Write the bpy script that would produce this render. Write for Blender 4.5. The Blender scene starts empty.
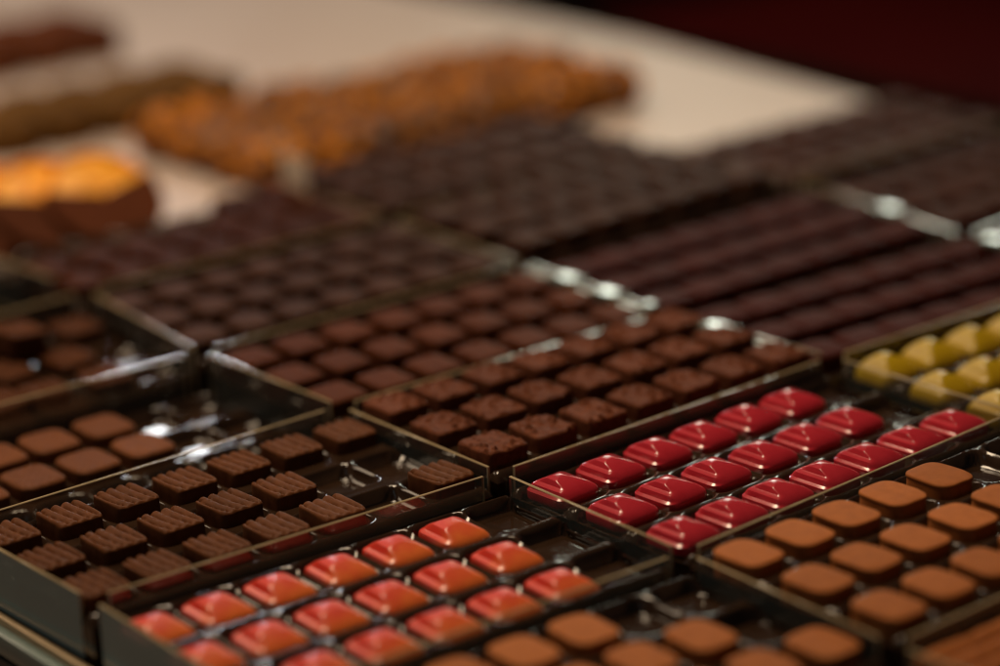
import bpy, bmesh, math, random
from mathutils import Vector, Matrix, noise
random.seed(7)
scene = bpy.context.scene
COL = scene.collection
MM = 0.001

# ------------------------------------------------------------------ camera
CAM = Vector((-0.61098187, -0.78974467, 0.38925067))
ROT = Matrix(((0.7804226038159502, 0.22822703345797699, -0.5821107975736598),
              (-0.6239206588678886, 0.22352815496480916, -0.7488378832397324),
              (-0.04078689606639241, 0.9476009630303648, 0.31684198581056255)))
FPX = 2764.845
cam_d = bpy.data.cameras.new('camera')
cam = bpy.data.objects.new('camera', cam_d)
COL.objects.link(cam)
cam.matrix_world = Matrix.Translation(CAM) @ ROT.to_4x4()
cam_d.sensor_width = 36.0
cam_d.lens = FPX / 1000 * 36
cam_d.clip_start = 0.02
cam_d.clip_end = 50
cam_d.dof.use_dof = True
cam_d.dof.focus_distance = 1.058
cam_d.dof.aperture_fstop = 2.7
cam_d.dof.aperture_blades = 0
scene.camera = cam


def seen(p, m=30):
    """rough frame test in photograph pixels, used only to leave out repeats the photo does not show"""
    c = ROT.transposed() @ (Vector(p) - CAM)
    if c.z > -0.05:
        return False
    x = 500 + FPX * c.x / -c.z
    y = 333 - FPX * c.y / -c.z
    return -m < x < 1000 + m and -m < y < 666 + m


# ------------------------------------------------------------------ helpers
def link(name, me, mat=None, parent=None):
    o = bpy.data.objects.new(name, me)
    COL.objects.link(o)
    if mat is not None and me is not None and not me.materials:
        for m in (mat if isinstance(mat, (list, tuple)) else [mat]):
            me.materials.append(m)
    if parent is not None:
        o.parent = parent
    return o


def empty(name, loc, rz=0.0):
    o = bpy.data.objects.new(name, None)
    o.empty_display_size = 0.01
    COL.objects.link(o)
    o.location = loc
    o.rotation_euler = (0, 0, rz)
    return o


def tag(o, label=None, cat=None, group=None, kind=None):
    if label:
        o['label'] = label
    if cat:
        o['category'] = cat
    if group:
        o['group'] = group
    if kind:
        o['kind'] = kind
    return o


def mesh_from(verts, faces, name='mesh', smooth=True, sharp=None, fmat=None):
    me = bpy.data.meshes.new(name)
    me.from_pydata([tuple(v) for v in verts], [], faces)
    bm = bmesh.new()
    bm.from_mesh(me)
    bmesh.ops.recalc_face_normals(bm, faces=bm.faces[:])
    bm.to_mesh(me)
    bm.free()
    if smooth:
        me.polygons.foreach_set('use_smooth', [True] * len(me.polygons))
        if sharp:
            me.set_sharp_from_angle(angle=math.radians(sharp))
    if fmat:
        for p in me.polygons:
            p.material_index = fmat(p)
    me.update()
    return me


def loft(rings, cap0=True, cap1=True):
    """closed rings of equal length -> verts, faces"""
    n = len(rings[0])
    V = [v for r in rings for v in r]
    F = []
    for k in range(len(rings) - 1):
        for i in range(n):
            j = (i + 1) % n
            F.append((k * n + i, k * n + j, (k + 1) * n + j, (k + 1) * n + i))
    if cap0:
        F.append(tuple(range(n - 1, -1, -1)))
    if cap1:
        b = (len(rings) - 1) * n
        F.append(tuple(range(b, b + n)))
    return V, F


def box_mesh(x0, x1, y0, y1, z0, z1, bev=0.0, seg=2):
    bm = bmesh.new()
    bmesh.ops.create_cube(bm, size=1.0)
    for v in bm.verts:
        v.co = Vector((x0 if v.co.x < 0 else x1, y0 if v.co.y < 0 else y1, z0 if v.co.z < 0 else z1))
    if bev:
        bmesh.ops.bevel(bm, geom=bm.edges[:], offset=bev, segments=seg, affect='EDGES', profile=0.5)
    me = bpy.data.meshes.new('box')
    bm.to_mesh(me)
    bm.free()
    if bev:
        me.polygons.foreach_set('use_smooth', [True] * len(me.polygons))
        me.set_sharp_from_angle(angle=math.radians(40))
    return me


def fbm(x, y, z, o=4):
    return noise.fractal(Vector((x, y, z)), 1.0, 2.0, o)


# ------------------------------------------------------------------ materials
def new_mat(name):
    m = bpy.data.materials.new(name)
    m.use_nodes = True
    nt = m.node_tree
    return m, nt, nt.nodes['Principled BSDF']


def ramp(nt, stops, fac):
    r = nt.nodes.new('ShaderNodeValToRGB')
    els = r.color_ramp.elements
    while len(els) < len(stops):
        els.new(0.5)
    for e, (p, c) in zip(els, stops):
        e.position = p
        e.color = (*c, 1)
    nt.links.new(fac, r.inputs['Fac'])
    return r


def add_noise(nt, scale, detail=4, rough=0.55, coord='Object', loc=None):
    tc = nt.nodes.new('ShaderNodeTexCoord')
    nz = nt.nodes.new('ShaderNodeTexNoise')
    nz.inputs['Scale'].default_value = scale
    nz.inputs['Detail'].default_value = detail
    nz.inputs['Roughness'].default_value = rough
    src = tc.outputs[coord]
    # every copy of a thing gets its own patch of the pattern
    oi = nt.nodes.new('ShaderNodeObjectInfo')
    mu = nt.nodes.new('ShaderNodeMath')
    mu.operation = 'MULTIPLY'
    mu.inputs[1].default_value = 13.0
    nt.links.new(oi.outputs['Random'], mu.inputs[0])
    ad = nt.nodes.new('ShaderNodeVectorMath')
    ad.operation = 'ADD'
    nt.links.new(src, ad.inputs[0])
    nt.links.new(mu.outputs[0], ad.inputs[1])
    nt.links.new(ad.outputs[0], nz.inputs['Vector'])
    return nz


def bump(nt, bsdf, h, strength, dist):
    b = nt.nodes.new('ShaderNodeBump')
    b.inputs['Strength'].default_value = strength
    b.inputs['Distance'].default_value = dist
    nt.links.new(h, b.inputs['Height'])
    nt.links.new(b.outputs[0], bsdf.inputs['Normal'])
    return b


def choc(name, c0, c1, rough=0.4, nscale=300, bstr=0.25, bdist=0.0003, coat=0.0, vary=0.12, spec=0.5):
    m, nt, b = new_mat(name)
    nz = add_noise(nt, nscale, 5)
    r = ramp(nt, [(0.3, c0), (0.72, c1)], nz.outputs['Fac'])
    hsv = nt.nodes.new('ShaderNodeHueSaturation')
    oi = nt.nodes.new('ShaderNodeObjectInfo')
    mr = nt.nodes.new('ShaderNodeMapRange')
    mr.inputs['To Min'].default_value = 1 - vary
    mr.inputs['To Max'].default_value = 1 + vary
    nt.links.new(oi.outputs['Random'], mr.inputs['Value'])
    nt.links.new(mr.outputs[0], hsv.inputs['Value'])
    nt.links.new(r.outputs['Color'], hsv.inputs['Color'])
    nt.links.new(hsv.outputs['Color'], b.inputs['Base Color'])
    b.inputs['Roughness'].default_value = rough
    b.inputs['Specular IOR Level'].default_value = spec
    b.inputs['Coat Weight'].default_value = coat
    b.inputs['Coat Roughness'].default_value = 0.12
    nz2 = add_noise(nt, nscale * 5, 3)
    bump(nt, b, nz2.outputs['Fac'], bstr, bdist)
    rr = nt.nodes.new('ShaderNodeMapRange')
    rr.inputs['To Min'].default_value = max(0.02, rough - 0.1)
    rr.inputs['To Max'].default_value = rough + 0.14
    nt.links.new(nz.outputs['Fac'], rr.inputs['Value'])
    nt.links.new(rr.outputs[0], b.inputs['Roughness'])
    return m


M = {}
M['copper'] = choc('milk_chocolate', (0.31, 0.100, 0.028), (0.40, 0.136, 0.042), 0.55, 220, spec=0.04)
M['ridge'] = choc('dark_milk_chocolate', (0.088, 0.030, 0.011), (0.134, 0.047, 0.018), 0.46, 260, 0.15, spec=0.06)
M['hatch'] = choc('crosshatched_milk_chocolate', (0.125, 0.042, 0.015), (0.175, 0.060, 0.022), 0.5, 260, spec=0.06)
M['nib'] = choc('dark_chocolate_with_nibs', (0.082, 0.024, 0.011), (0.165, 0.052, 0.024), 0.55, 420, 0.5, 0.0006, spec=0.05)
M['dark'] = choc('dark_chocolate', (0.066, 0.018, 0.007), (0.100, 0.029, 0.012), 0.5, 200, spec=0.03)
M['darkred'] = choc('reddish_dark_chocolate', (0.036, 0.0095, 0.004), (0.064, 0.018, 0.0075), 0.46, 200, spec=0.03)
M['plumdark'] = choc('plum_dark_chocolate', (0.040, 0.0095, 0.0075), (0.062, 0.0150, 0.0115), 0.46, 200, spec=0.015)
M['olivedark'] = choc('cocoa_dusted_chocolate', (0.085, 0.040, 0.011), (0.160, 0.078, 0.022), 0.7, 120, spec=0.03)
M['thick'] = choc('thick_dark_chocolate', (0.040, 0.0150, 0.008), (0.066, 0.026, 0.014), 0.5, 200, spec=0.05)
M['heap'] = choc('dark_heaped_chocolate', (0.060, 0.020, 0.008), (0.098, 0.034, 0.014), 0.5, 260, 0.15, spec=0.04)
M['redtruffle'] = choc('reddish_cocoa', (0.085, 0.024, 0.009), (0.135, 0.042, 0.016), 0.6, 150, spec=0.03)
M['base_choc'] = choc('bonbon_base_chocolate', (0.10, 0.04, 0.025), (0.16, 0.065, 0.04), 0.35, 200)


def shell_mat(name, c_main, c_alt, axis_mix, rough=0.22, coat=0.35):
    """coloured cocoa butter sprayed on the mould: one colour drifting into the other across the piece"""
    m, nt, b = new_mat(name)
    nz = add_noise(nt, 130, 4)
    tc = nt.nodes.new('ShaderNodeTexCoord')
    sep = nt.nodes.new('ShaderNodeSeparateXYZ')
    nt.links.new(tc.outputs['Object'], sep.inputs[0])
    comb = nt.nodes.new('ShaderNodeVectorMath')
    comb.operation = 'DOT_PRODUCT'
    comb.inputs[1].default_value = axis_mix
    nt.links.new(tc.outputs['Object'], comb.inputs[0])
    ma = nt.nodes.new('ShaderNodeMath')
    ma.operation = 'MULTIPLY_ADD'
    ma.inputs[1].default_value = 0.7
    nt.links.new(nz.outputs['Fac'], ma.inputs[0])
    nt.links.new(comb.outputs['Value'], ma.inputs[2])
    r = ramp(nt, [(0.2, c_main), (0.62, c_alt)], ma.outputs[0])
    nt.links.new(r.outputs['Color'], b.inputs['Base Color'])
    b.inputs['Roughness'].default_value = rough
    b.inputs['Coat Weight'].default_value = coat
    b.inputs['Coat Roughness'].default_value = 0.15
    b.inputs['Subsurface Weight'].default_value = 0.0
    nz2 = add_noise(nt, 420, 4)
    bump(nt, b, nz2.outputs['Fac'], 0.12, 0.0004)
    return m


M['crimson'] = shell_mat('crimson_shell', (0.38, 0.012, 0.024), (0.48, 0.024, 0.040), (0, 0, 20))
M['orangered'] = shell_mat('orange_red_shell', (0.68, 0.048, 0.028), (0.78, 0.17, 0.034), (8, -30, -14), 0.32, 0.15)
M['yellow'] = shell_mat('yellow_shell', (0.38, 0.235, 0.003), (0.48, 0.315, 0.006), (0, 0, 20), 0.32, 0.12)

# brown thermoformed plastic of the inserts
m, nt, b = new_mat('brown_plastic')
nz = add_noise(nt, 60, 4)
r = ramp(nt, [(0.3, (0.018, 0.009, 0.005)), (0.7, (0.034, 0.018, 0.010))], nz.outputs['Fac'])
nt.links.new(r.outputs['Color'], b.inputs['Base Color'])
b.inputs['Roughness'].default_value = 0.11
b.inputs['Specular IOR Level'].default_value = 0.4
nz2 = add_noise(nt, 240, 3)
bump(nt, b, nz2.outputs['Fac'], 0.07, 0.0004)
M['plastic'] = m


def acrylic(name, tint, refl=1.0, haze=0.0, hazecol=(0.3, 0.36, 0.34)):
    m, nt, b = new_mat(name)
    nt.nodes.remove(b)
    out = nt.nodes['Material Output']
    tr = nt.nodes.new('ShaderNodeBsdfTransparent')
    tr.inputs['Color'].default_value = (*tint, 1)
    gl = nt.nodes.new('ShaderNodeBsdfGlossy')
    gl.inputs['Roughness'].default_value = 0.02
    gl.inputs['Color'].default_value = (refl, refl, refl, 1)
    # the sheet mirrors alike on both faces: 4 % head on, rising towards grazing view
    geo = nt.nodes.new('ShaderNodeNewGeometry')
    dt = nt.nodes.new('ShaderNodeVectorMath')
    dt.operation = 'DOT_PRODUCT'
    nt.links.new(geo.outputs['Normal'], dt.inputs[0])
    nt.links.new(geo.outputs['Incoming'], dt.inputs[1])
    ab = nt.nodes.new('ShaderNodeMath')
    ab.operation = 'ABSOLUTE'
    nt.links.new(dt.outputs['Value'], ab.inputs[0])
    iv = nt.nodes.new('ShaderNodeMath')
    iv.operation = 'SUBTRACT'
    iv.inputs[0].default_value = 1.0
    nt.links.new(ab.outputs[0], iv.inputs[1])
    pw = nt.nodes.new('ShaderNodeMath')
    pw.operation = 'POWER'
    pw.inputs[1].default_value = 5.0
    nt.links.new(iv.outputs[0], pw.inputs[0])
    fr = nt.nodes.new('ShaderNodeMath')
    fr.operation = 'MULTIPLY_ADD'
    fr.inputs[1].default_value = 0.96
    fr.inputs[2].default_value = 0.04
    nt.links.new(pw.outputs[0], fr.inputs[0])
    # handling marks: the gloss softens in patches
    nz = add_noise(nt, 45, 4)
    mr = nt.nodes.new('ShaderNodeMapRange')
    mr.inputs['To Min'].default_value = 0.01
    mr.inputs['To Max'].default_value = 0.10
    nt.links.new(nz.outputs['Fac'], mr.inputs['Value'])
    nt.links.new(mr.outputs[0], gl.inputs['Roughness'])
    body = tr
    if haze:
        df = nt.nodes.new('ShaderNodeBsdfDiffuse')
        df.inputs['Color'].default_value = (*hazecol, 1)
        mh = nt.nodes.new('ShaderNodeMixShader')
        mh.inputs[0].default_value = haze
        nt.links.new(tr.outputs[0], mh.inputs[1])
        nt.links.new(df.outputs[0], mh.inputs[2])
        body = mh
    mx = nt.nodes.new('ShaderNodeMixShader')
    nt.links.new(fr.outputs[0], mx.inputs[0])
    nt.links.new(body.outputs[0], mx.inputs[1])
    nt.links.new(gl.outputs[0], mx.inputs[2])
    nt.links.new(mx.outputs[0], out.inputs['Surface'])
    return m


M['acrylic'] = acrylic('clear_acrylic', (0.93, 0.93, 0.91), 1.0, 0.07, (0.30, 0.36, 0.34))
M['acrylic_reflection'] = acrylic('painted_reflection_acrylic', (0.55, 0.6, 0.58), 1.0, 0.6, (0.36, 0.47, 0.46))  # grey-green diffuse tint stands in for the reflected surroundings
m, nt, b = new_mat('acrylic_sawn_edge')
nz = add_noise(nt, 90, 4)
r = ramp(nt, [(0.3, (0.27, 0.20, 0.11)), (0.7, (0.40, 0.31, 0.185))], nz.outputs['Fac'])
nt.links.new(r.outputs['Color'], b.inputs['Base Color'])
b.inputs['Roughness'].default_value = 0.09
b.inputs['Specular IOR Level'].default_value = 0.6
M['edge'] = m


def simple(name, c0, c1, rough, scale, spec=0.5, bstr=0.0, bdist=0.001, metal=0.0, stretch=None):
    m, nt, b = new_mat(name)
    nz = add_noise(nt, scale, 5)
    if stretch:
        mp = nt.nodes.new('ShaderNodeMapping')
        mp.inputs['Scale'].default_value = stretch
        src = nz.inputs['Vector'].links[0].from_socket
        nt.links.new(src, mp.inputs['Vector'])
        nt.links.new(mp.outputs[0], nz.inputs['Vector'])
    r = ramp(nt, [(0.3, c0), (0.7, c1)], nz.outputs['Fac'])
    nt.links.new(r.outputs['Color'], b.inputs['Base Color'])
    b.inputs['Roughness'].default_value = rough
    b.inputs['Specular IOR Level'].default_value = spec
    b.inputs['Metallic'].default_value = metal
    if bstr:
        bump(nt, b, nz.outputs['Fac'], bstr, bdist)
    return m


M['counter'] = simple('black_counter', (0.005, 0.003, 0.0025), (0.011, 0.008, 0.006), 0.8, 12, 0.0)
M['marble'] = simple('cream_marble', (0.51, 0.40, 0.34), (0.60, 0.49, 0.43), 0.45, 6)
M['brass'] = simple('pale_brass_trim', (0.42, 0.30, 0.17), (0.55, 0.41, 0.25), 0.35, 40, 0.5, 0, 0.001, 0.3, (1, 0.05, 1))
M['glass_edge'] = simple('green_glass_edge', (0.12, 0.17, 0.155), (0.20, 0.26, 0.24), 0.15, 50, 0.6, 0, 0.001, 0, (1, 0.05, 1))
M['steel'] = simple('dark_steel_rail', (0.02, 0.022, 0.022), (0.045, 0.045, 0.043), 0.35, 30)
M['wood'] = simple('brown_wood', (0.09, 0.05, 0.026), (0.17, 0.10, 0.055), 0.5, 14, 0.4, 0, 0.001, 0, (1, 0.08, 1))
M['redwall'] = simple('dark_red_lacquer', (0.030, 0.0010, 0.0008), (0.055, 0.0018, 0.0012), 0.7, 3, 0.02)
M['floor'] = simple('dark_red_floor', (0.008, 0.0015, 0.001), (0.016, 0.003, 0.002), 0.6, 4, 0.03)
M['almond'] = choc('caramelised_almond', (0.15, 0.038, 0.004), (0.74, 0.28, 0.024), 0.55, 110, 0.2, 0.0005, 0.0, 0.45, 0.2)
M['caramel'] = simple('dark_caramel', (0.030, 0.008, 0.003), (0.10, 0.026, 0.006), 0.4, 90)
M['peel'] = simple('candied_orange_peel', (0.80, 0.24, 0.010), (0.90, 0.36, 0.022), 0.3, 140, 0.5, 0.3, 0.0008)
M['pulp'] = simple('candied_orange_pulp', (0.78, 0.26, 0.008), (0.95, 0.46, 0.030), 0.5, 120, 0.5, 0.3, 0.0008)
M['glint'] = simple('glossy_added_glint', (0.10, 0.115, 0.09), (0.16, 0.18, 0.15), 0.10, 40, 0.7)  # for the plates added on the dividers to catch lamp glints
M['paper'] = simple('cream_card', (0.62, 0.50, 0.38), (0.70, 0.58, 0.46), 0.6, 30)

# ------------------------------------------------------------------ layout: crossings of the divider grid, millimetres
CR = {(-2, -5): (-363, 525), (-2, -4): (-363, 420), (-2, -3): (-363, 314.5), (-2, -2): (-363, 211), (-2, -1): (-363, 102),
      (-2, 0): (-363, 0), (-2, 1): (-363, -105), (-2, 2): (-363, -210), (-2, 3): (-363, -315),
      (-1, -5): (-182, 525), (-1, -4): (-182, 420), (-1, -3): (-182, 314.5), (-1, -2): (-183, 211), (-1, -1): (-182, 101.6),
      (-1, 0): (-180.2, 4.9), (-1, 1): (-182, -105), (-1, 2): (-182, -210), (-1, 3): (-182, -315),
      (0, -5): (0, 525), (0, -4): (0, 424), (0, -3): (6.2, 321.7), (0, -2): (-5, 206.1), (0, -1): (-1.5, 104.5),
      (0, 0): (-1.2, -0.9), (0, 1): (-2.8, -108.8), (0, 2): (-5.2, -213.3), (0, 3): (0, -315),
      (1, -5): (179.4, 525), (1, -4): (179.4, 420), (1, -3): (180, 316), (1, -2): (179.8, 205.6), (1, -1): (175.6, 99.6),
      (1, 0): (184.9, 3.9), (1, 1): (188.2, -95.5), (1, 2): (179.4, -210), (1, 3): (179, -315),
      (2, -5): (368, 525), (2, -4): (368, 420), (2, -3): (369, 322), (2, -2): (373.4, 222.5), (2, -1): (357, 84.8),
      (2, 0): (367.7, 0), (2, 1): (368, -105), (2, 2): (368, -210), (2, 3): (368, -315),
      (3, -4): (552, 424), (3, -3): (552, 322), (3, -2): (552, 220), (3, -1): (552, 101.6), (3, 0): (552, 0)}
for k in CR:
    CR[k] = Vector(CR[k]) * MM
PU, PV = 25.73 * MM, 32.62 * MM
ZC = -0.026          # counter top
ZT = 0.0             # top of the dividers


def cell_frame(ci, ri):
    a, b_, c, d = CR[ci, ri], CR[ci + 1, ri], CR[ci, ri + 1], CR[ci + 1, ri + 1]
    ctr = (a + b_ + c + d) / 4
    e = (b_ - a) + (d - c)
    return ctr, math.atan2(e.y, e.x)


def cell_point(ci, ri, col, row, du=0.0, dv=0.0):
    ctr, ang = cell_frame(ci, ri)
    x = (col - 3) * PU + du
    y = (1 - row) * PV + dv
    return Vector((ctr.x + x * math.cos(ang) - y * math.sin(ang), ctr.y + x * math.sin(ang) + y * math.cos(ang)))


# ------------------------------------------------------------------ shapes of the chocolates
def se_ring(a, b_, n, z, cnt=48, dx=0.0, dy=0.0):
    R = []
    for i in range(cnt):
        t = 2 * math.pi * (i + 0.5) / cnt
        c, s = math.cos(t), math.sin(t)
        k = (abs(c) ** n + abs(s) ** n) ** (-1.0 / n)
        R.append((a * k * c + dx, b_ * k * s + dy, z))
    return R


def block_mesh(a, b_, h, n, top, N=22, flare=0.0, seed=0):
    """a chocolate cut or moulded with a rounded-square plan; top(s,t) shapes the upper face"""
    def plan(s, t, sc=1.0):
        if s == 0 and t == 0:
            return (0.0, 0.0)
        mx = max(abs(s), abs(t))
        k = mx / ((abs(s) ** n + abs(t) ** n) ** (1.0 / n))
        return (s * k * a * sc, t * k * b_ * sc)
    V, F, idx = [], [], {}
    for j in range(N + 1):
        for i in range(N + 1):
            s, t = -1 + 2 * i / N, -1 + 2 * j / N
            # crowd the samples towards the rim so that it rounds over
            s, t = math.sin(s * math.pi / 2), math.sin(t * math.pi / 2)
            x, y = plan(s, t)
            e = max(abs(s), abs(t))
            idx[i, j] = len(V)
            V.append((x, y, h + top(s, t) - 0.0007 * max(0, (e - 0.9) / 0.1) ** 2))
    for j in range(N):
        for i in range(N):
            F.append((idx[i, j], idx[i + 1, j], idx[i + 1, j + 1], idx[i, j + 1]))
    per = [(i, 0) for i in range(N)] + [(N, j) for j in range(N)] + [(N - i, N) for i in range(N)] + [(0, N - j) for j in range(N)]
    ring = [idx[p] for p in per]
    L = len(ring)
    prev = ring
    for f, sc in ((0.93, 1.012), (0.6, 1.012 + flare * 0.4), (0.25, 1.01 + flare * 0.8), (0.06, 1.0 + flare), (0.0, 0.975 + flare)):
        cur = []
        for q in ring:
            x, y, z = V[q]
            w = 0.00022 * noise.noise(Vector((x * 300 + seed, y * 300, f * 4)))
            cur.append(len(V))
            V.append((x * sc + w, y * sc + w, z * f))
        for i in range(L):
            j = (i + 1) % L
            F.append((prev[i], cur[i], cur[j], prev[j]))
        prev = cur
    F.append(tuple(reversed(prev)))
    return mesh_from(V, F, 'chocolate', True, 50)


def ridge_top(seed):
    rnd = random.Random(seed)
    ph = rnd.uniform(-0.4, 0.4)
    bow = rnd.uniform(0.02, 0.09)
    amp = [rnd.uniform(0.75, 1.15) for _ in range(9)]
    skew = [rnd.uniform(-0.07, 0.07) for _ in range(9)]

    def f(s, t):
        u = math.asin(max(-1, min(1, s))) * 2 / math.pi
        v = math.asin(max(-1, min(1, t))) * 2 / math.pi
        q = (s + bow * (1 - t * t) + 0.10 * t) * 2.1 + ph * 0.3 + 0.5
        k = int(math.floor(q + 4)) % 9
        w = q - math.floor(q)
        d = abs(w - 0.5) * 2
        ridge = max(0.0, 1 - d ** 2.2) ** 0.8
        fade = max(0.0, min(1.0, (t + 1.0) / 0.22))
        return (0.0019 * (ridge - 0.75) * fade * (amp[k] + skew[k] * t) + 0.0006 - 0.0005 + 0.00012 * fbm(s * 1.2 + seed, t * 1.2, 0))
    return f


def nib_top(seed):
    rnd = random.Random(seed)
    chips = [(rnd.uniform(-.95, .95), rnd.uniform(-.95, .95), rnd.uniform(.10, .22), rnd.uniform(.05, .10), rnd.uniform(0, 3.1), rnd.uniform(.0004, .0015)) for _ in range(22)]

    def f(s, t):
        z = 0.0006 * fbm(s * 1.6 + seed * 3, t * 1.6, seed, 2) + 0.00018 * fbm(s * 5, t * 5, seed + 5, 2)
        for cx, cy, l, w, a, hh in chips:
            dx, dy = s - cx, t - cy
            p = (dx * math.cos(a) + dy * math.sin(a)) / l
            q = (-dx * math.sin(a) + dy * math.cos(a)) / w
            d = p * p + q * q
            if d < 1:
                z += hh * (1 - d) ** 0.6
        return z
    return f


def flat_top(seed, dome=0.0004, amp=0.00025):
    return lambda s, t: dome * (1 - max(abs(s), abs(t)) ** 2) + amp * fbm(s * 1.6 + seed * 2, t * 1.6, seed)


def hatch_top(seed):
    def f(s, t):
        g = 0.5 + 0.5 * math.cos((s + t) * 17)
        h = 0.5 + 0.5 * math.cos((s - t) * 17)
        return 0.00028 * max(g ** 3, h ** 3) * (1 if max(abs(s), abs(t)) < 0.92 else 0) + 0.0002 * fbm(s * 2 + seed, t * 2, 1)
    return f


def pyramid_mesh(a, b_, h, steps=3, seed=0, bulge=1.7, z0=0.0, flat=0.22, cut=0.28):
    """moulded bonbon: an off-centre pyramid, its -x face (and half of the +y one) cut into steps, the others softly domed"""
    rings = []
    K = 30
    apx, apy = -0.16 * a, 0.05 * b_

    def rr(xl, xr, yl, yr, z, rad):
        R = []
        m_ = 5
        for cx, cy, a0 in ((xr, yr, 0), (-xl, yr, 90), (-xl, -yl, 180), (xr, -yl, 270)):
            sx = cx - math.copysign(rad, cx)
            sy = cy - math.copysign(rad, cy)
            for k in range(m_):
                t = math.radians(a0 + 90 * k / (m_ - 1))
                R.append((sx + rad * math.cos(t), sy + rad * math.sin(t), z))
        # rows of points along each side
        out = []
        for i in range(len(R)):
            p, q = R[i], R[(i + 1) % len(R)]
            out.append(p)
            if i % m_ == m_ - 1:
                for f in (0.2, 0.4, 0.6, 0.8):
                    out.append((p[0] + (q[0] - p[0]) * f, p[1] + (q[1] - p[1]) * f, z))
        return out
    zs = [0.0, 0.02, 0.06, 0.10, 0.14]
    st = 0.14
    for s in range(steps):
        top = 0.14 + (0.86) * (s + 1) / steps
        bot = 0.14 + (0.86) * s / steps
        zs += [bot + (top - bot) * f for f in (0.06, 0.3, 0.55, 0.8, 0.94)]
    zs = sorted(set(zs + [0.985, 1.0]))
    for z in zs:
        q = max(0.0, (z - 0.14) / 0.86)
        # smooth side: domed
        sm = (1 - q ** bulge) * (1 - flat) + flat if q > 0 else 1.0
        # stepped side
        w = q * steps
        k = min(steps - 1, math.floor(w))
        f = w - k
        g = (k + (0.15 * f / 0.8 if f < 0.8 else 0.15 + 0.85 * (f - 0.8) / 0.2)) / steps
        stp = 1 - (1 - flat) * ((1 - cut) * q ** 1.75 + cut * g ** 1.35)
        rim = 1.0 if z > 0.03 else 0.97
        XL = apx + (-a - apx) * stp * rim
        XR = apx + (a - apx) * sm * rim
        YL = apy + (-b_ - apy) * sm * rim
        YR = apy + (b_ - apy) * sm * rim
        cx, cy = (XL + XR) / 2, (YL + YR) / 2
        hx, hy = (XR - XL) / 2, (YR - YL) / 2
        rad = min(hx, hy) * (0.32 * (1 - q) + 0.14)
        R = rr(hx, hx, hy, hy, z * h + z0, rad)
        rings.append([(p[0] + cx, p[1] + cy, p[2]) for p in R])
    V, F = loft(rings)
    return mesh_from(V, F, 'bonbon', True, 26)


def squircle_parts(a, b_, h, n, seed):
    lip = 0.0016
    cnt = 56
    rings = []
    for f, sc in ((0.0, 0.95), (0.08, 0.985), (0.4, 0.985), (0.8, 0.975), (1.0, 0.965)):
        rings.append([(x + 0.0002 * noise.noise(Vector((x * 200 + seed, y * 200, f * 3))), y, z)
                      for x, y, z in se_ring(a * sc, b_ * sc, n, f * (h - lip), cnt)])
    V, F = loft(rings)
    body = mesh_from(V, F, 'body', True, 50)
    rings = []
    for f, sc in ((0.0, 0.975), (0.15, 1.0), (0.6, 1.0), (0.9, 0.985), (1.0, 0.95), (1.06, 0.85), (1.12, 0.6), (1.14, 0.3), (1.14, 0.02)):
        R = []
        for x, y, z in se_ring(a * sc, b_ * sc, n, 0, cnt):
            w = 0.00018 * noise.noise(Vector((x * 150 + seed * 5, y * 150, seed)))
            wob = 1 + 0.012 * noise.noise(Vector((x * 120 + seed * 3, y * 120, 2)))
            R.append((x * wob, y * wob, h - lip + f * lip + w))
        rings.append(R)
    V, F = loft(rings)
    top = mesh_from(V, F, 'top', True, 50)
    return body, top


def baton_top(seed):
    def f(s, t):
        w = (t * 1.5 + 0.5) % 1.0
        d = abs(w - 0.5) * 2
        return 0.0034 * (1 - d ** 3) - 0.0024 + 0.0002 * fbm(s * 2 + seed, t * 2, 0)
    return f


# prototypes: kind -> list of (list of (part name, mesh, material key)), body height
PROT = {}
H = {'copper': 0.0115, 'ridge': 0.0115, 'hatch': 0.0105, 'nib': 0.012, 'dark': 0.0115, 'crimson': 0.0102, 'orangered': 0.0092,
     'yellow': 0.0130, 'baton': 0.0115, 'darkred': 0.0120, 'plum': 0.0120, 'jumble': 0.0115}
PROT['copper'] = []
for sd in range(4):
    bo, tp = squircle_parts(0.0094, 0.0116, H['copper'], 4.0, sd)
    PROT['copper'].append([('body', bo, 'copper'), ('top_plate', tp, 'copper')])
PROT['ridge'] = [[('body', block_mesh(0.0094, 0.0104, H['ridge'] - 0.001, 9, ridge_top(s), 44, 0.012, s), 'ridge')] for s in range(5)]
PROT['jumble'] = [[('body', block_mesh(0.0098, 0.0110, H['jumble'] - 0.001, 7, ridge_top(s + 20), 30, 0.012, s), 'heap')] for s in range(3)]
PROT['hatch'] = [[('body', block_mesh(0.0106, 0.0122, H['hatch'], 4.5, hatch_top(s), 44, 0.0, s), 'hatch')] for s in range(3)]
PROT['nib'] = [[('body', block_mesh(0.0100, 0.0108, H['nib'] - 0.0005, 9, nib_top(s), 46, 0.0, s), 'nib')] for s in range(5)]
PROT['dark'] = [[('body', block_mesh(0.0095, 0.0112, H['dark'], 8, flat_top(s), 16, 0.01, s), 'dark')] for s in range(3)]
PROT['darkred'] = [[('body', block_mesh(0.0104, 0.0126, H['darkred'], 6, flat_top(s, 0.0012), 16, 0.01, s), 'darkred')] for s in range(3)]
PROT['domed'] = [[('body', block_mesh(0.0098, 0.0114, H['darkred'], 6, flat_top(s, 0.0012), 16, 0.01, s), 'thick')] for s in range(3)]
H['domed'] = H['darkred']
PROT['plum'] = [[('body', block_mesh(0.0118, 0.0105, H['plum'], 8, flat_top(s, 0.0008), 16, 0.01, s), 'plumdark')] for s in range(3)]
PROT['baton'] = [[('body', block_mesh(0.0126, 0.0136, H['baton'], 9, baton_top(s), 30, 0.0, s), 'copper')] for s in range(2)]


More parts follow.
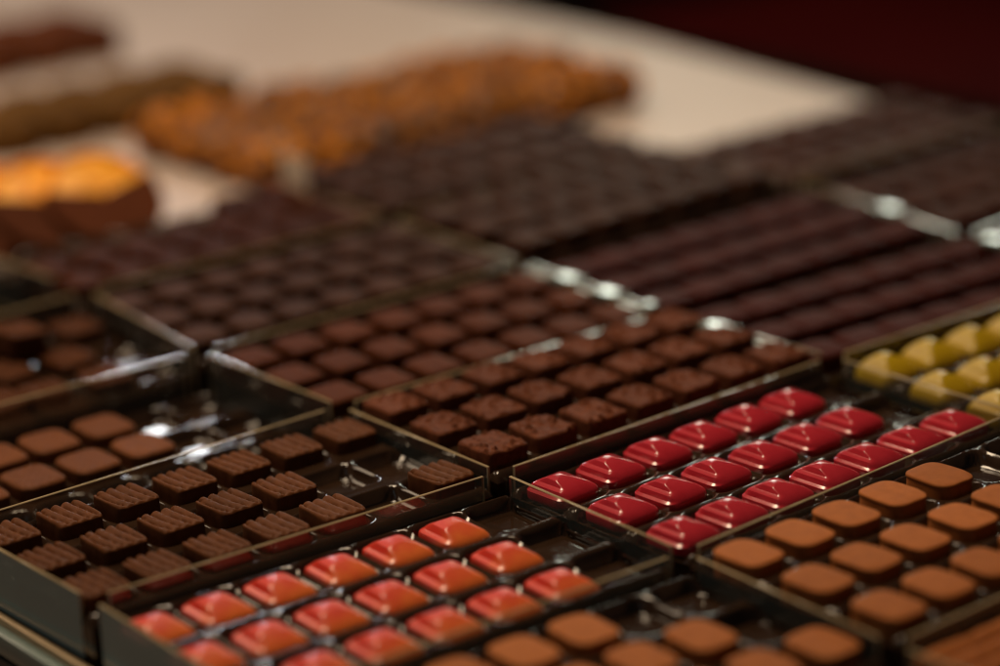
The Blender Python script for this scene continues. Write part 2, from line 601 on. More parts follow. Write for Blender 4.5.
def bonbon_parts(key, a, b_, h, steps, bulge, flat=0.22, cut=0.28):
    V, F = loft([se_ring(a * k, b_ * k, 6, z) for k, z in ((0.93, 0), (0.955, 0.0004), (0.955, 0.0012))])
    base = mesh_from(V, F, 'base', True, 40)
    return [('shell', pyramid_mesh(a, b_, h - 0.0012, steps, 0, bulge, 0.0012, flat, cut), key), ('base', base, 'base_choc')]


PROT['crimson'] = [bonbon_parts('crimson', 0.0111, 0.0114, H['crimson'], 3, 2.4, 0.15, 0.80)]
PROT['orangered'] = [bonbon_parts('orangered', 0.0107, 0.0117, H['orangered'], 2, 1.9, 0.27, 0.70)]
PROT['yellow'] = [bonbon_parts('yellow', 0.0109, 0.0116, H['yellow'], 2, 1.9, 0.2, 0.3)]

FIRST = {}


def place_choc(kind, var, name, loc, rot, label, cat, group):
    """first of its kind is built with its parts, the others are copies of it part by part"""
    protos = PROT[kind]
    var %= len(protos)
    key = (kind, var)
    parts = protos[var]
    if key not in FIRST:
        if len(parts) == 1:
            o = link(name, parts[0][1], M[parts[0][2]])
        else:
            o = empty(name, (0, 0, 0))
            for pn, me, mk in parts:
                link(pn, me, M[mk], o)
        FIRST[key] = o
    else:
        src = FIRST[key]
        o = src.copy()
        COL.objects.link(o)
        for ch in src.children:
            c = ch.copy()
            COL.objects.link(c)
            c.parent = o
    o.name = name
    o.location = loc
    o.rotation_euler = rot
    tag(o, label, cat, group)
    return o


# ------------------------------------------------------------------ inserts with cavities
def insert_mesh(a, b_, depth, n):
    NX, NY = 168, 96
    X, Y = 0.0895, 0.0500

    def hz(x, y):
        z = 0.0
        best = 9
        c = round(x / PU)
        r = round(y / PV)
        if abs(c) <= 3 and abs(r) <= 1:
            dx, dy = (x - c * PU) / (a + 0.0016), (y - r * PV) / (b_ + 0.0016)
            e = (abs(dx) ** n + abs(dy) ** n) ** (1 / n)
            # raised lip, sloping wall, flat floor with a shallow embossed square
            if e < 1.0:
                w = max(0.0, min(1.0, (1.0 - e) / 0.10))
                z -= depth * (w * w * (3 - 2 * w))
                m_ = max(abs(dx), abs(dy))
                if m_ < 0.55:
                    z += 0.0010 * min(1, (0.55 - m_) / 0.06)
            elif e < 1.16:
                z += 0.0003 * math.sin(math.pi * (e - 1.0) / 0.16)
        ex = min(X - abs(x), Y - abs(y))
        if ex < 0.003:
            z -= 0.0035 * (1 - ex / 0.003) ** 2
        return z
    V, F = [], []
    for j in range(NY + 1):
        for i in range(NX + 1):
            x, y = -X + 2 * X * i / NX, -Y + 2 * Y * j / NY
            V.append((x, y, hz(x, y)))
    for j in range(NY):
        for i in range(NX):
            p = j * (NX + 1) + i
            F.append((p, p + 1, p + NX + 2, p + NX + 1))
    me = mesh_from(V, F, 'insert', True)
    return me


INS = {'ridge': insert_mesh(0.0102, 0.0112, 0.0055, 6), 'squircle': insert_mesh(0.0106, 0.0128, 0.0055, 4.5)}
INS['wide'] = insert_mesh(0.0112, 0.0126, 0.0055, 6)


def make_tray(ci, ri, ins, zplane, label):
    ctr, ang = cell_frame(ci, ri)
    t = empty('chocolate_tray', (ctr.x, ctr.y, ZC + 0.0006), ang)
    tag(t, label, 'tray', 'brown plastic trays between the dividers')
    i = link('insert', INS[ins], M['plastic'], t)
    i.location = (0, 0, zplane - ZC - 0.0006)
    hgt = zplane - ZC - 0.0006 - 0.0036
    if hgt > 0.002:
        x, y, w = 0.0893, 0.0498, 0.0012
        bm = bmesh.new()
        for x0, x1, y0, y1 in ((-x, x, -y, -y + w), (-x, x, y - w, y), (-x, -x + w, -y + w, y - w), (x - w, x, -y + w, y - w)):
            r_ = bmesh.ops.create_cube(bm, size=1.0)
            for v in r_['verts']:
                v.co = Vector((x0 if v.co.x < 0 else x1, y0 if v.co.y < 0 else y1, 0 if v.co.z < 0 else hgt))
        me = bpy.data.meshes.new('skirt')
        bm.to_mesh(me)
        bm.free()
        link('skirt', me, M['plastic'], t)
    return t


ORD = ['', 'first', 'second', 'third', 'fourth', 'fifth', 'sixth', 'seventh', 'eighth', 'ninth']
ROWN = ['far', 'middle', 'near']


def fill(ci, ri, kind, ztop, name, desc, where, group, cat, ins=None, keep=None, jit=1.0, tray_label=None, du=0.0, zoff=None, yaw=0.0, depth=0.0055, pv=1.0):
    """a tray of 7 by 3 chocolates; keep lists the filled columns per row"""
    ctr, ang = cell_frame(ci, ri)
    h = H[kind]
    zb = ztop - h
    if ins:
        make_tray(ci, ri, ins, zb + depth, tray_label)
    rnd = random.Random(ci * 31 + ri * 7 + 5)
    for r in range(3):
        cols = keep[r] if keep else range(7)
        vis = []
        beyond = []
        for c in cols:
            p = cell_point(ci, ri, c, r, du + rnd.uniform(-.0005, .0005) * jit, (1 - r) * PV * (pv - 1) + rnd.uniform(-.0005, .0005) * jit)
            if seen((p.x, p.y, ztop), 26):
                vis.append(p)
            elif seen((p.x, p.y, ztop), 150):
                beyond.append(p)
        mid = sum(vis, Vector((0, 0))) / len(vis) if vis else None
        for side in (-1, 1):
            out = [] if mid is None else [p for p in beyond if (p.x - mid.x) * side > 0]
            out.sort(key=lambda p: p.x * side)
            for k, p in enumerate(out):
                label = f'{desc}, {ORD[k + 1]} beyond the {"left" if side < 0 else "right"} edge in {ROWN[r]} row {where}'
                place_choc(kind, k + r, name, (p.x, p.y, zb + 0.0002), (0, 0, ang + yaw + 0.02 * ((k + r) % 3 - 1) * jit), label, cat, group)
        for k, p in enumerate(vis):
            pos = f'{ORD[k + 1]} from left' if len(vis) > 1 else 'only one in view'
            label = f'{desc}, {pos} in {ROWN[r]} row {where}'
            place_choc(kind, rnd.randrange(8), name, (p.x, p.y, zb + 0.0002),
                       (0, 0, ang + yaw + rnd.uniform(-.035, .035) * jit), label, cat, group)


# ------------------------------------------------------------------ the trays
fill(0, 0, 'crimson', 0.0000, 'crimson_bonbon', 'glossy crimson pyramid bonbon', 'of its tray', 'crimson pyramid bonbons', 'bonbon', 'wide',
     [[0, 1, 2, 3, 4, 5], [0, 1, 2, 3, 4, 5], [0, 1, 2, 3, 4, 5, 6]], 0.6, 'brown tray holding the glossy crimson bonbons', depth=0.0036)
fill(-1, 0, 'orangered', -0.0040, 'orange_red_bonbon', 'orange-red stepped bonbon', 'of its tray', 'orange red stepped bonbons', 'bonbon', 'wide',
     [[0, 1, 2, 3, 4, 5], [0, 1, 2, 3, 4, 5], [0, 1, 2, 3, 4, 5]], 0.6, 'brown tray holding the orange-red bonbons, empty at its right end')
fill(1, 0, 'yellow', 0.0012, 'yellow_bonbon', 'yellow ridged bonbon', 'at the right edge', 'yellow bonbons', 'bonbon', 'wide', None, 0.6,
     'brown tray holding the yellow bonbons at the right edge')
fill(0, 1, 'copper', 0.0010, 'milk_chocolate', 'smooth milk chocolate', 'beside the crimson bonbons', 'milk chocolates beside the crimson bonbons', 'chocolate', 'squircle',
     [[0, 1, 2, 3, 4], [0, 1, 2, 3, 4, 5, 6], [0, 1, 2, 3, 4, 5, 6]], 1.0, 'brown tray of smooth milk chocolates right of the crimson bonbons', depth=0.0075)
fill(-1, 1, 'copper', -0.0033, 'milk_chocolate', 'blurred milk chocolate', 'at the bottom edge', 'milk chocolates at the bottom edge', 'chocolate', 'squircle',
     [[0, 1, 2, 3, 4], [0, 1, 2, 3, 4, 5], [0, 1, 2, 3, 4, 5, 6]], 1.0, 'brown tray of blurred milk chocolates at the bottom edge', pv=0.95, depth=0.0075)
fill(0, 2, 'baton', -0.0045, 'grooved_milk_chocolate', 'grooved milk chocolate', 'in the bottom right corner', 'grooved milk chocolates', 'chocolate', 'wide', None, 0.3,
     'brown tray of grooved milk chocolates in the bottom right corner')
fill(-1, -1, 'ridge', -0.0016, 'ridged_chocolate', 'dark square with wavy ridges', 'of its tray', 'ridged dark chocolates', 'chocolate', 'ridge',
     [[0, 1, 2, 3, 4, 5, 6], [0, 1, 2, 3, 4], [0, 1, 2, 3, 4, 6]], 1.0, 'brown tray of ridged dark squares with three empty hollows')
fill(-1, -2, 'hatch', -0.0138, 'crosshatched_chocolate', 'crosshatched milk chocolate', 'of the deep left tray', 'crosshatched milk chocolates', 'chocolate', 'squircle',
     [[0, 1, 2, 3, 4], [0, 1, 2, 3, 4], []], 1.0, 'deep brown tray of crosshatched chocolates, empty and shining at right')
fill(0, -1, 'nib', 0.0034, 'nib_topped_chocolate', 'dark rough-topped square', 'of its tray', 'rough topped dark chocolates', 'chocolate', 'ridge', None, 1.3,
     'brown tray of rough-topped dark squares behind the crimson bonbons')
fill(0, -2, 'dark', -0.0015, 'plain_dark_chocolate', 'plain dark square', 'behind the rough-topped squares', 'plain dark squares behind the rough ones', 'chocolate', 'wide', None, 0.8,
     'brown tray of plain dark squares behind the rough-topped ones')
fill(0, -3, 'domed', -0.0015, 'domed_dark_chocolate', 'blurred domed dark chocolate', 'left of the thick ones', 'domed dark chocolates in the middle distance', 'chocolate', 'wide', None, 0.8,
     'brown tray of domed dark chocolates left of the thick dark squares')
fill(0, -4, 'darkred', 0.0000, 'reddish_dark_chocolate', 'reddish dark chocolate', 'below the candied orange', 'reddish dark chocolates below the candied orange', 'chocolate', 'wide', [[5, 6], [0, 1, 2, 3, 4, 5, 6], [0, 1, 2, 3, 4, 5, 6]], 1.5,
     'brown tray of reddish dark chocolates in front of the candied orange')
fill(1, -1, 'plum', -0.0020, 'plum_brown_chocolate', 'plum-brown chocolate', 'just behind the yellow bonbons', 'plum brown chocolates behind the yellow bonbons', 'chocolate', 'wide', None, 0.5,
     'brown tray of plum-brown chocolates behind the yellow bonbons')
fill(1, -2, 'plum', -0.0020, 'plum_brown_chocolate', 'plum-brown chocolate', 'before the thick dark squares', 'plum brown chocolates before the thick squares', 'chocolate', 'wide', None, 0.5,
     'brown tray of plum-brown chocolates in front of the thick squares')
fill(2, -2, 'darkred', -0.0030, 'plain_dark_chocolate', 'plain dark square', 'at the far right edge', 'plain dark squares at the far right', 'chocolate', 'wide', None, 1.0,
     'brown tray of plain dark squares at the far right edge')
fill(2, -3, 'darkred', -0.0030, 'plain_dark_chocolate', 'far blurred dark square', 'before the cream board', 'dark squares in front of the cream board', 'chocolate', 'wide', None, 1.0,
     'brown tray of dark squares in front of the cream board')
fill(2, -1, 'plum', -0.0030, 'plum_brown_chocolate', 'plum-brown chocolate', 'right of the pale glints', 'plum brown chocolates at the right edge', 'chocolate', 'wide', None, 0.5,
     'brown tray of plum-brown chocolates behind yellow ones, right edge')

# jumbled ridged squares in the tray at the left edge
ctr, ang = cell_frame(-1, -3)
make_tray(-1, -3, 'ridge', -0.0125, 'brown tray of heaped ridged squares at the left edge')
rnd = random.Random(3)
heap = []
for r in range(3):
    for c in range(6 if r else 7):
        p = cell_point(-1, -3, c - 0.1, r, rnd.uniform(-.003, .003), rnd.uniform(-.003, .003))
        heap.append((p, -0.0125 - 0.0050, rnd.uniform(-.16, .16), (rnd.uniform(-.06, .06), rnd.uniform(-.08, .08))))
for r in range(1):
    for c in range(3, 5):
        p = cell_point(-1, -3, c + 0.35, r + 0.5, rnd.uniform(-.004, .004), rnd.uniform(-.004, .004))
        heap.append((p, -0.0125 + 0.0072, rnd.uniform(-.5, .5), (rnd.uniform(-.10, .10), rnd.uniform(-.10, .10))))
vis = [hq for hq in heap if seen((hq[0].x, hq[0].y, hq[1] + 0.012), 20)]
for k, (p, z, yaw, tl) in enumerate(vis):
    upper = z > -0.01
    same = sorted([q for q in vis if (q[1] > -0.01) == upper], key=lambda q: (-round(q[0].y / 0.02), q[0].x))
    i = same.index((p, z, yaw, tl)) + 1
    n_ = (ORD + ['tenth', 'eleventh', 'twelfth', 'thirteenth', 'fourteenth', 'fifteenth', 'sixteenth', 'seventeenth', 'eighteenth'])[i]
    lab = f'ridged dark square lying on top of the left heap, {n_} counted from the back' if upper else f'ridged dark square at the bottom of the left heap, {n_} counted from the back'
    place_choc('jumble', k, 'ridged_chocolate', (p.x, p.y, z), (tl[0], tl[1], ang + yaw), lab, 'chocolate', 'ridged squares heaped at the left edge')

# the two trays of thick dark squares in front of the nut clusters
PROT['stk'] = [[('body', block_mesh(0.0102, 0.0116, 0.0140, 7, flat_top(s, 0.0008), 14, 0.0, s), 'thick')] for s in (4, 5)]
H['stk'] = 0.0140
fill(1, -3, 'stk', 0.0040, 'thick_dark_chocolate', 'thick dark square', 'behind the far plum-brown ones', 'thick dark squares behind the plum brown ones', 'chocolate', 'wide', None, 1.2,
     'brown tray of thick dark squares behind the far plum-brown ones')
fill(1, -4, 'stk', 0.0040, 'thick_dark_chocolate', 'thick dark square', 'touching the nut clusters', 'thick dark squares in front of the nuts', 'chocolate', 'wide', None, 1.2,
     'brown tray of thick dark squares in front of the nut clusters')

# ------------------------------------------------------------------ acrylic dividers
THK = 0.0014


def divider(p, q, label, gap0, gap1, grey=False, zb=ZC + 0.0004, thk=THK):
    d = (q - p)
    L = d.length
    d.normalize()
    a, b_ = p + d * gap0, q - d * gap1
    ln = (b_ - a).length
    mid = (a + b_) / 2
    hh = ZT - zb
    me = box_mesh(-ln / 2, ln / 2, -thk / 2, thk / 2, 0, hh, 0.0003, 1)
    o = link('acrylic_divider', me, None)
    me.materials.append(M['acrylic_reflection'] if grey else M['acrylic'])
    me.materials.append(M['edge'])
    for f in me.polygons:
        n_ = f.normal
        f.material_index = 1 if (abs(n_.z) > 0.5 or abs(n_.x) > 0.5) else 0
    o.location = (mid.x, mid.y, zb)
    o.rotation_euler = (0, 0, math.atan2(d.y, d.x))
    tag(o, label, 'divider', 'clear acrylic dividers between the trays')
    return o


names = {(-1, -4): None, (-1, -3): 'heaped ridged squares', (-1, -2): 'crosshatched chocolates', (-1, -1): 'ridged dark squares',
         (-1, 0): 'orange-red bonbons', (-1, 1): 'bottom milk chocolates', (0, -4): 'reddish dark chocolates', (0, -3): 'domed dark chocolates',
         (0, -2): 'plain dark squares', (0, -1): 'rough-topped squares', (0, 0): 'crimson bonbons', (0, 1): 'right-hand milk chocolates',
         (0, 2): 'grooved milk chocolates', (1, -3): 'thick dark squares', (1, -4): 'thick squares by the nuts', (1, -2): 'far plum chocolates', (1, -1): 'near plum chocolates', (1, 0): 'yellow bonbons',
         (1, 1): None, (2, -3): 'dark squares by the cream board', (2, -2): 'dark squares at far right', (2, -1): 'plum chocolates at right edge'}
# along u (left to right)
for a, b_ in ((-1, -3), (-1, -2), (-1, -1), (-1, 0), (-1, 1), (0, -3), (0, -2), (0, -1), (0, 0), (0, 1), (0, 2), (1, -3), (1, 0), (2, -2), (2, -1)):
    p, q = CR[a, b_], CR[a + 1, b_]
    n1, n2 = names.get((a, b_ - 1)), names.get((a, b_))
    lab = f'clear divider between {n1} and {n2}' if n1 and n2 else f'clear divider along the far side of the {n2 or n1}'
    divider(p, q, lab, 0.0072, 0.0076)
# along v (far to near)
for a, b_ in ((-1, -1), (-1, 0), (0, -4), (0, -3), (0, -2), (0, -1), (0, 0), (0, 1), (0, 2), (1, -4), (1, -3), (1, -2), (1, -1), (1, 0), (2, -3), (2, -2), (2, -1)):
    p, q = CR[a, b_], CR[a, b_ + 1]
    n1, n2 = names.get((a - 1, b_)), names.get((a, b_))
    lab = f'clear divider between {n1} and {n2}' if n1 and n2 else (f'end panel with a painted grey-green reflection left of the {n2}' if a == -1 else f'clear divider at the end of the {n2 or n1}')
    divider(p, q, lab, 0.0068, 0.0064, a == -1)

# a second pane a few millimetres off along the same line; small glossy plates are added on top to carry glints
p, q = CR[1, -2], CR[1, -1]
o = divider(p + Vector((-0.0062, 0)), q + Vector((-0.0062, 0)), 'second clear pane beside the divider left of the far plum chocolates', 0.0075, 0.0070)
p, q = CR[1, -1], CR[1, 0]
o = divider(p + Vector((-0.0062, 0)), q + Vector((-0.0062, 0)), 'second clear pane beside the divider left of the near plum chocolates', 0.0075, 0.0070)


def glint_mesh(lx, ly):
    N = 10
    V, F = [], []
    for j in range(N + 1):
        for i in range(N + 1):
            a, b_ = -1 + 2 * i / N, -1 + 2 * j / N
            e = (abs(a) ** 4 + abs(b_) ** 4)
            V.append((a * lx, b_ * ly, 0.0020 - 0.0009 * max(0.0, min(1, e) - 0.35) - 0.000012 * (a * a + b_ * b_)))
    for j in range(N):
        for i in range(N):
            k = j * (N + 1) + i
            F.append((k, k + 1, k + N + 2, k + N + 1))
    per = [i for i in range(N)] + [j * (N + 1) + N for j in range(N)] + [N * (N + 1) + N - i for i in range(N)] + [(N - j) * (N + 1) for j in range(N)]
    base = len(V)
    for k in per:
        V.append((V[k][0], V[k][1], 0.0))
    L = len(per)
    for i in range(L):
        j = (i + 1) % L
        F.append((per[i], base + i, base + j, per[j]))
    F.append(tuple(reversed(range(base, base + L))))
    return mesh_from(V, F, 'glint', True, 60)


GLINTM = glint_mesh(0.0050, 0.0085)
GLINT_SMALL = glint_mesh(0.0034, 0.0036)
for a, b_, f, off, me, lab in (
        (1, -2, 0.35, -.003, GLINTM, 'long added pale clip nearest the thick dark squares'),
        (1, -2, 0.64, -.003, GLINTM, 'long added pale clip halfway along the divider beside the plain dark squares'),
        (1, -2, 0.90, -.001, GLINT_SMALL, 'short added pale clip at the gap between two dividers'),
        (1, -1, 0.36, -.003, GLINTM, 'added pale clip behind the rough-topped squares'),
        (2, -2, 0.60, -.001, GLINTM, 'added pale clip on the far right divider'),
        (2, -1, 0.22, -.001, GLINTM, 'added pale clip close to the right edge')):
    p = CR[a, b_].lerp(CR[a, b_ + 1], f)
    d = CR[a, b_ + 1] - CR[a, b_]
    o = link('added_glint', me, M['glint'])
    o.location = (p.x + off, p.y, ZT + 0.0001)
    o.rotation_euler = (0, 0, math.atan2(d.y, d.x) - math.pi / 2)
    tag(o, lab, 'glint', 'small added glint plates on the dividers')

# ------------------------------------------------------------------ setting
o = link('counter', box_mesh(-0.1832, 0.64, -0.62, 1.45, ZC - 0.03, ZC, 0.001), M['counter'])
tag(o, kind='structure')
o = link('counter_trim', box_mesh(-0.1862, -0.1834, -0.62, 1.45, ZC - 0.012, ZC + 0.0012, 0.0005), M['brass'])
tag(o, kind='structure')
o = link('counter_rail', box_mesh(-0.1915, -0.1864, -0.62, 1.45, ZC - 0.010, ZC - 0.0012, 0.0012), M['glass_edge'])
tag(o, kind='structure')
o = link('counter_front', box_mesh(-0.1905, -0.1834, -0.62, 1.45, ZC - 0.09, ZC - 0.0122, 0.001), M['steel'])
tag(o, kind='structure')
o = link('ledge', box_mesh(-1.2, -0.1907, -1.2, 1.45, ZC - 0.13, ZC - 0.09, 0.002), M['wood'])
tag(o, kind='structure')
o = link('floor', box_mesh(-4, 6, -3, 7, -0.95, -0.93), M['floor'])
tag(o, kind='structure')
o = link('customer_bench', box_mesh(0.98, 2.6, -2.5, 1.22, -0.93, -0.17, 0.01), M['redwall'])
tag(o, 'dark red lacquered bench in the dim background, top right', 'bench')
# cream marble board the far sweets stand on
def ppoly(pts, z0, z1, bev=0.001):
    bm = bmesh.new()
    lo = [bm.verts.new((x, y, z0)) for x, y in pts]
    hi = [bm.verts.new((x, y, z1)) for x, y in pts]
    n = len(pts)
    bm.faces.new(list(reversed(lo)))
    bm.faces.new(hi)
    for i in range(n):
        j = (i + 1) % n
        bm.faces.new((lo[i], lo[j], hi[j], hi[i]))
    bmesh.ops.bevel(bm, geom=bm.edges[:], offset=bev, segments=2, affect='EDGES', profile=0.5)
    me = bpy.data.meshes.new('board')
    bm.to_mesh(me)
    bm.free()
    return me


ZB = -0.020
o = link('marble_board', ppoly([(-0.18, 0.437), (0.366, 0.437), (0.366, 0.332), (0.578, 0.345), (0.600, 0.60), (0.60, 1.44), (-0.18, 1.44)], ZC + 0.0003, ZB), M['marble'])
tag(o, 'pale cream stone board under the nut clusters and candied orange', 'board')

# ------------------------------------------------------------------ caramelised almond clusters in three rows
def cluster_meshes(seed):
    rnd = random.Random(seed)
    bmc = bmesh.new()
    bmesh.ops.create_icosphere(bmc, subdivisions=3, radius=1.0)
    for v in bmc.verts:
        d = 1 + 0.22 * noise.noise(v.co * 2.2 + Vector((seed, 0, 0)))
        v.co = Vector((v.co.x * 0.0135 * d, v.co.y * 0.0135 * d, max(0.0, 0.0105 + v.co.z * 0.0125 * d)))
    core = bpy.data.meshes.new('core')
    bmc.to_mesh(core)
    bmc.free()
    core.polygons.foreach_set('use_smooth', [True] * len(core.polygons))
    bm = bmesh.new()
    for k in range(60):
        z = rnd.uniform(-0.25, 1)
        t = rnd.uniform(0, 6.283)
        rr_ = math.sqrt(max(0, 1 - z * z))
        n_ = Vector((rr_ * math.cos(t), rr_ * math.sin(t), z))
        pos = Vector((n_.x * 0.0140, n_.y * 0.0140, 0.0105 + n_.z * 0.0128))
        if pos.z < 0.003:
            continue
        r_ = bmesh.ops.create_icosphere(bm, subdivisions=1, radius=1.0)
        q = n_.to_track_quat('Z', 'Y').to_matrix() @ Matrix.Rotation(rnd.uniform(0, 6.28), 3, 'Z') @ Matrix.Rotation(rnd.uniform(-.7, .7), 3, 'X')
        sl = rnd.uniform(0.0030, 0.0050)
        for v in r_['verts']:
            w = Vector((v.co.x * sl, v.co.y * 0.0022, v.co.z * 0.0014))
            v.co = q @ w + pos
            v.co.z = max(v.co.z, 0.0002)
    nuts = bpy.data.meshes.new('almonds')
    bm.to_mesh(nuts)
    bm.free()
    nuts.polygons.foreach_set('use_smooth', [True] * len(nuts.polygons))
    return core, nuts


CL = [cluster_meshes(s) for s in range(5)]
firstc = {}
NROW, NCOL = 5, 11
for r in range(NROW):
    for c in range(NCOL):
        x = 0.208 + c * 0.0258 + rnd.uniform(-.003, .003)
        y = 0.470 + r * 0.0265 + rnd.uniform(-.003, .003)
        k = rnd.randrange(5)
        if k not in firstc:
            e = empty('almond_cluster', (0, 0, 0))
            link('core', CL[k][0], M['caramel'], e)
            tag(link('almonds', CL[k][1], M['almond'], e), kind=None)
            firstc[k] = e
            o = e
        else:
            o = firstc[k].copy()
            COL.objects.link(o)
            for ch in firstc[k].children:
                cc = ch.copy()
                COL.objects.link(cc)
                cc.parent = o
        o.location = (x, y, ZB)
        o.rotation_euler = (0, 0, rnd.uniform(0, 6.28))
        sc = rnd.uniform(1.0, 1.22)
        o.scale = (sc, sc, sc * rnd.uniform(0.95, 1.15))
        rn = ['nearest', 'second', 'third', 'fourth', 'farthest'][r]
        cn = (ORD + ['tenth', 'eleventh', 'twelfth', 'thirteenth', 'fourteenth'])[c + 1]
        tag(o, f'golden almond cluster on the cream board, {cn} from the left in the {rn} row', 'nut cluster', 'caramelised almond clusters on the cream board')

# ------------------------------------------------------------------ candied orange slices, the near half of each dipped in chocolate
RS = 0.031


def slice_mesh(r0, r1, th, dip=False, seed=0, more=0.0):
    """disc or ring lying in its own plane; the dip covers the near half only"""
    bm = bmesh.new()
    N = 40
    a0, a1 = (math.pi * (0.97 - more), math.pi * (2.03 + more)) if dip else (0, 2 * math.pi)
    def ring(r, z):
        R = []
        for k in range(N + (1 if dip else 0)):
            t = a0 + (a1 - a0) * k / N
            rr_ = r * (1 + 0.02 * noise.noise(Vector((math.cos(t) * 2, math.sin(t) * 2, seed))))
            R.append(bm.verts.new((rr_ * math.cos(t), rr_ * math.sin(t), z + 0.0006 * noise.noise(Vector((math.cos(t) * 3, math.sin(t) * 3, r * 100 + seed))))))
        return R
    prof = [(r0, th * 0.2), (r0, th * 0.8), (r0 + 0.001, th), (r1 - 0.0012, th), (r1, th * 0.75), (r1, th * 0.25), (r1 - 0.0012, 0), (r0 + 0.001, 0)]
    rings = [ring(r, z) for r, z in prof]
    L = len(rings[0])
    for i in range(len(prof)):
        A, B = rings[i], rings[(i + 1) % len(prof)]
        for k in range(L - (1 if dip else 0)):
            j = (k + 1) % L
            bm.faces.new((A[k], A[j], B[j], B[k]))
    if dip:
        bm.faces.new([q[0] for q in rings])
        bm.faces.new([q[-1] for q in reversed(rings)])
    bmesh.ops.recalc_face_normals(bm, faces=bm.faces[:])
    me = bpy.data.meshes.new('slice')
    bm.to_mesh(me)
    bm.free()
    me.polygons.foreach_set('use_smooth', [True] * len(me.polygons))
    me.set_sharp_from_angle(angle=math.radians(50))
    return me


rind, pulp, dipm = slice_mesh(RS - 0.0035, RS, 0.0062, False, 1), slice_mesh(0.0006, RS - 0.0036, 0.0056, False, 2), slice_mesh(0.0008, RS + 0.0013, 0.0082, True, 3)
dip_deep = slice_mesh(0.0008, RS + 0.0013, 0.0082, True, 3, 0.06)
dip_deep.materials.append(M['dark'])
first_slice = None
for k, (x, y) in enumerate(((-0.018, 0.497), (0.009, 0.485), (0.036, 0.473), (0.063, 0.461), (0.090, 0.449))):
    if first_slice is None:
        o = first_slice = empty('orange_slice', (0, 0, 0))
        link('rind', rind, M['peel'], o)
        link('pulp', pulp, M['pulp'], o)
        d = link('chocolate_dip', dipm, M['dark'], o)
        d.location = (0, 0, -0.0010)
    else:
        o = first_slice.copy()
        COL.objects.link(o)
        for ch in first_slice.children:
            cc = ch.copy()
            COL.objects.link(cc)
            cc.parent = o
            if k > 2 and ch.name.startswith('chocolate_dip'):
                cc.data = dip_deep
    tilt = math.radians(37 + rnd.uniform(-1, 1))
    o.location = (x, y, ZB + 0.0012 + (RS + 0.0014) * math.sin(tilt))
    o.rotation_euler = (tilt, 0, math.radians(-6 + rnd.uniform(-4, 4)))
    tag(o, f'candied orange slice with its near half dipped in chocolate, {ORD[k + 1]} from left', 'candied orange', 'chocolate dipped candied orange slices')

# ------------------------------------------------------------------ dark heaps at the far left: cocoa-dusted and reddish truffle slabs standing on the board
def lump(seed, a, b_, h):
    return block_mesh(a, b_, h, 3.2, lambda s, t: 0.004 * (1 - max(abs(s), abs(t)) ** 2) + 0.0016 * fbm(s * 2 + seed, t * 2, seed), 14, 0.0, seed)


PROT['olive'] = [[('body', lump(s, 0.017, 0.019, 0.020), 'olivedark')] for s in (1, 2, 3)]
PROT['redlump'] = [[('body', lump(s, 0.018, 0.018, 0.022), 'redtruffle')] for s in (4, 5, 6)]
CN = ORD + ['tenth', 'eleventh', 'twelfth']
for lay in range(1):
    for r in range(2 - lay):
        for c in range(7 - lay * 3):
            x = 0.075 + c * 0.036 + lay * 0.018
            y = 0.655 + r * 0.040 + lay * 0.008
            z = ZB + lay * 0.0245
            if not seen((x, y, z + .01), 30):
                continue
            place_choc('olive', c + r + lay, 'cocoa_truffle', (x, y, z), (0, 0, rnd.uniform(-.3, .3)),
                       f'cocoa-dusted truffle, {CN[c + 1]} from left in the {["near", "far"][r]} row behind the candied orange',
                       'truffle', 'cocoa truffles heaped behind the candied orange')
for lay in range(1):
    for r in range(2):
        for c in range(5 - lay):
            x = 0.165 + c * 0.038 + lay * 0.018
            y = 0.845 + r * 0.040 + lay * 0.006
            z = ZB + lay * 0.0265
            if not seen((x, y, z + .01), 40):
                continue
            place_choc('redlump', c + r + lay, 'reddish_truffle', (x, y, z), (0, 0, rnd.uniform(-.3, .3)),
                       f'reddish truffle, far left, {CN[c + 1]} from left in the {["near", "far"][r]} row',
                       'truffle', 'reddish truffles at the far left corner')

# small cream card fixed to the divider in front of the nut clusters
o = link('label_card', box_mesh(-0.0006, 0.0006, -0.011, 0.011, 0, 0.025, 0.0003, 1), M['paper'])
o.location = (0.1778, 0.396, -0.007)
tag(o, 'small blank cream card on the divider before the nut clusters', 'card')

# ------------------------------------------------------------------ light
def area(name, loc, target, sx, sy, power, color):
    l = bpy.data.lights.new(name, 'AREA')
    l.shape = 'RECTANGLE'
    l.size, l.size_y = sx, sy
    l.energy = power
    l.color = color
    o = bpy.data.objects.new(name, l)
    COL.objects.link(o)
    o.location = loc
    o.rotation_euler = (Vector(target) - Vector(loc)).to_track_quat('-Z', 'Y').to_euler()
    return o


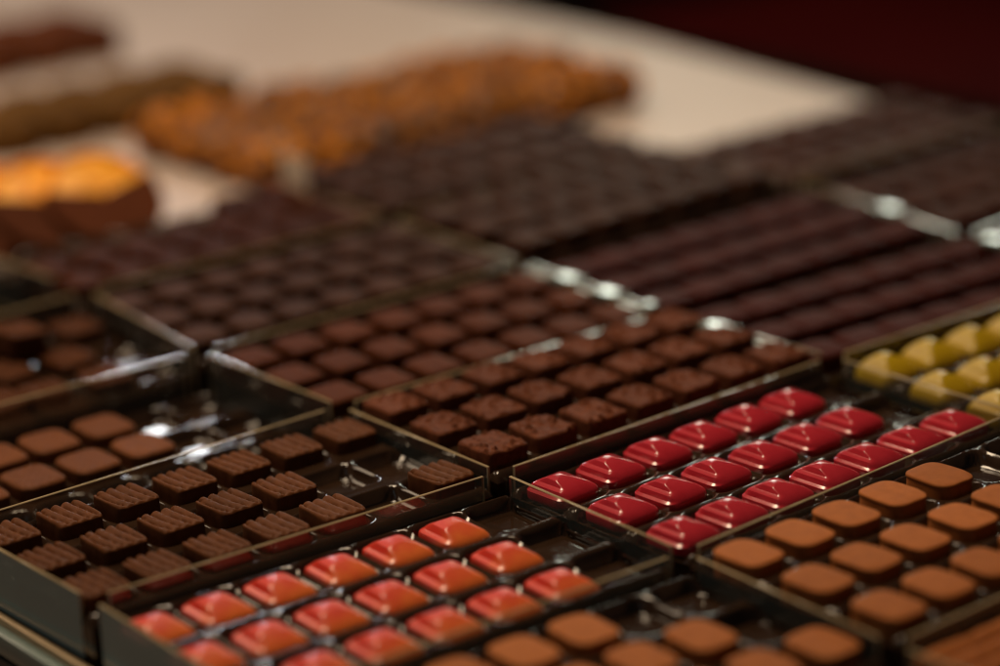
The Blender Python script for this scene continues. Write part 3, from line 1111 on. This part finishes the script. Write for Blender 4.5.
area('ceiling_lamp', (0.02, 0.46, 1.08), (0.08, 0.12, 0), 0.5, 0.30, 12.0, (1.0, 0.76, 0.51))
area('back_ceiling_lamp', (-0.40, 1.35, 1.05), (0.08, 0.05, 0), 0.9, 0.28, 4.5, (1.0, 0.76, 0.52))
area('side_cool_fill', (-1.7, -0.2, 0.55), (0, 0, 0), 1.2, 0.8, 0.9, (0.78, 0.95, 1.0))  # unseen cool fill, added to lift the left-facing sides


def mirrored_lamp(name, x, y, z, t, sx, sy, power, color):
    """a lamp far behind the counter, hung where a level glossy surface at this spot throws its light to the viewer"""
    f = FPX
    d = ROT @ Vector(((x - 500) / f, -(y - 333) / f, -1.0))
    k = (z - CAM.z) / d.z
    P = CAM + d * k
    d.normalize()
    L = P + Vector((d.x, d.y, -d.z)) * t
    return area(name, L, P, sx, sy, power, color)


mirrored_lamp('cool_sheen_panel', 640, 380, 0.0, 2.2, 0.95, 0.62, 0.022, (0.80, 0.95, 1.0))  # unseen panel added to lay a cool sheen on level glossy plastic
mirrored_lamp('window_lamp', 640, 318, 0.0, 1.6, 0.27, 0.12, 1.3, (0.95, 1.0, 0.84))
mirrored_lamp('window_lamp_far', 938, 231, 0.001, 1.6, 0.17, 0.09, 0.7, (0.95, 1.0, 0.84))
mirrored_lamp('window_lamp_small', 175, 425, -0.018, 1.5, 0.12, 0.03, 0.7, (0.95, 0.95, 1.0))

w = bpy.data.worlds.new('World')
scene.world = w
w.use_nodes = True
bg = w.node_tree.nodes['Background']
bg.inputs['Color'].default_value = (1.0, 0.80, 0.66, 1)
bg.inputs['Strength'].default_value = 0.03

scene.view_settings.view_transform = 'Standard'
scene.view_settings.look = 'None'
scene.view_settings.exposure = 0.0
scene.view_settings.gamma = 1.0
scene.cycles.use_denoising = True
scene.cycles.filter_width = 1.1
scene.cycles.max_bounces = 10
scene.cycles.transparent_max_bounces = 24
scene.cycles.caustics_reflective = False
scene.cycles.caustics_refractive = False
scene.cycles.sample_clamp_indirect = 4.0
bpy.context.view_layer.update()
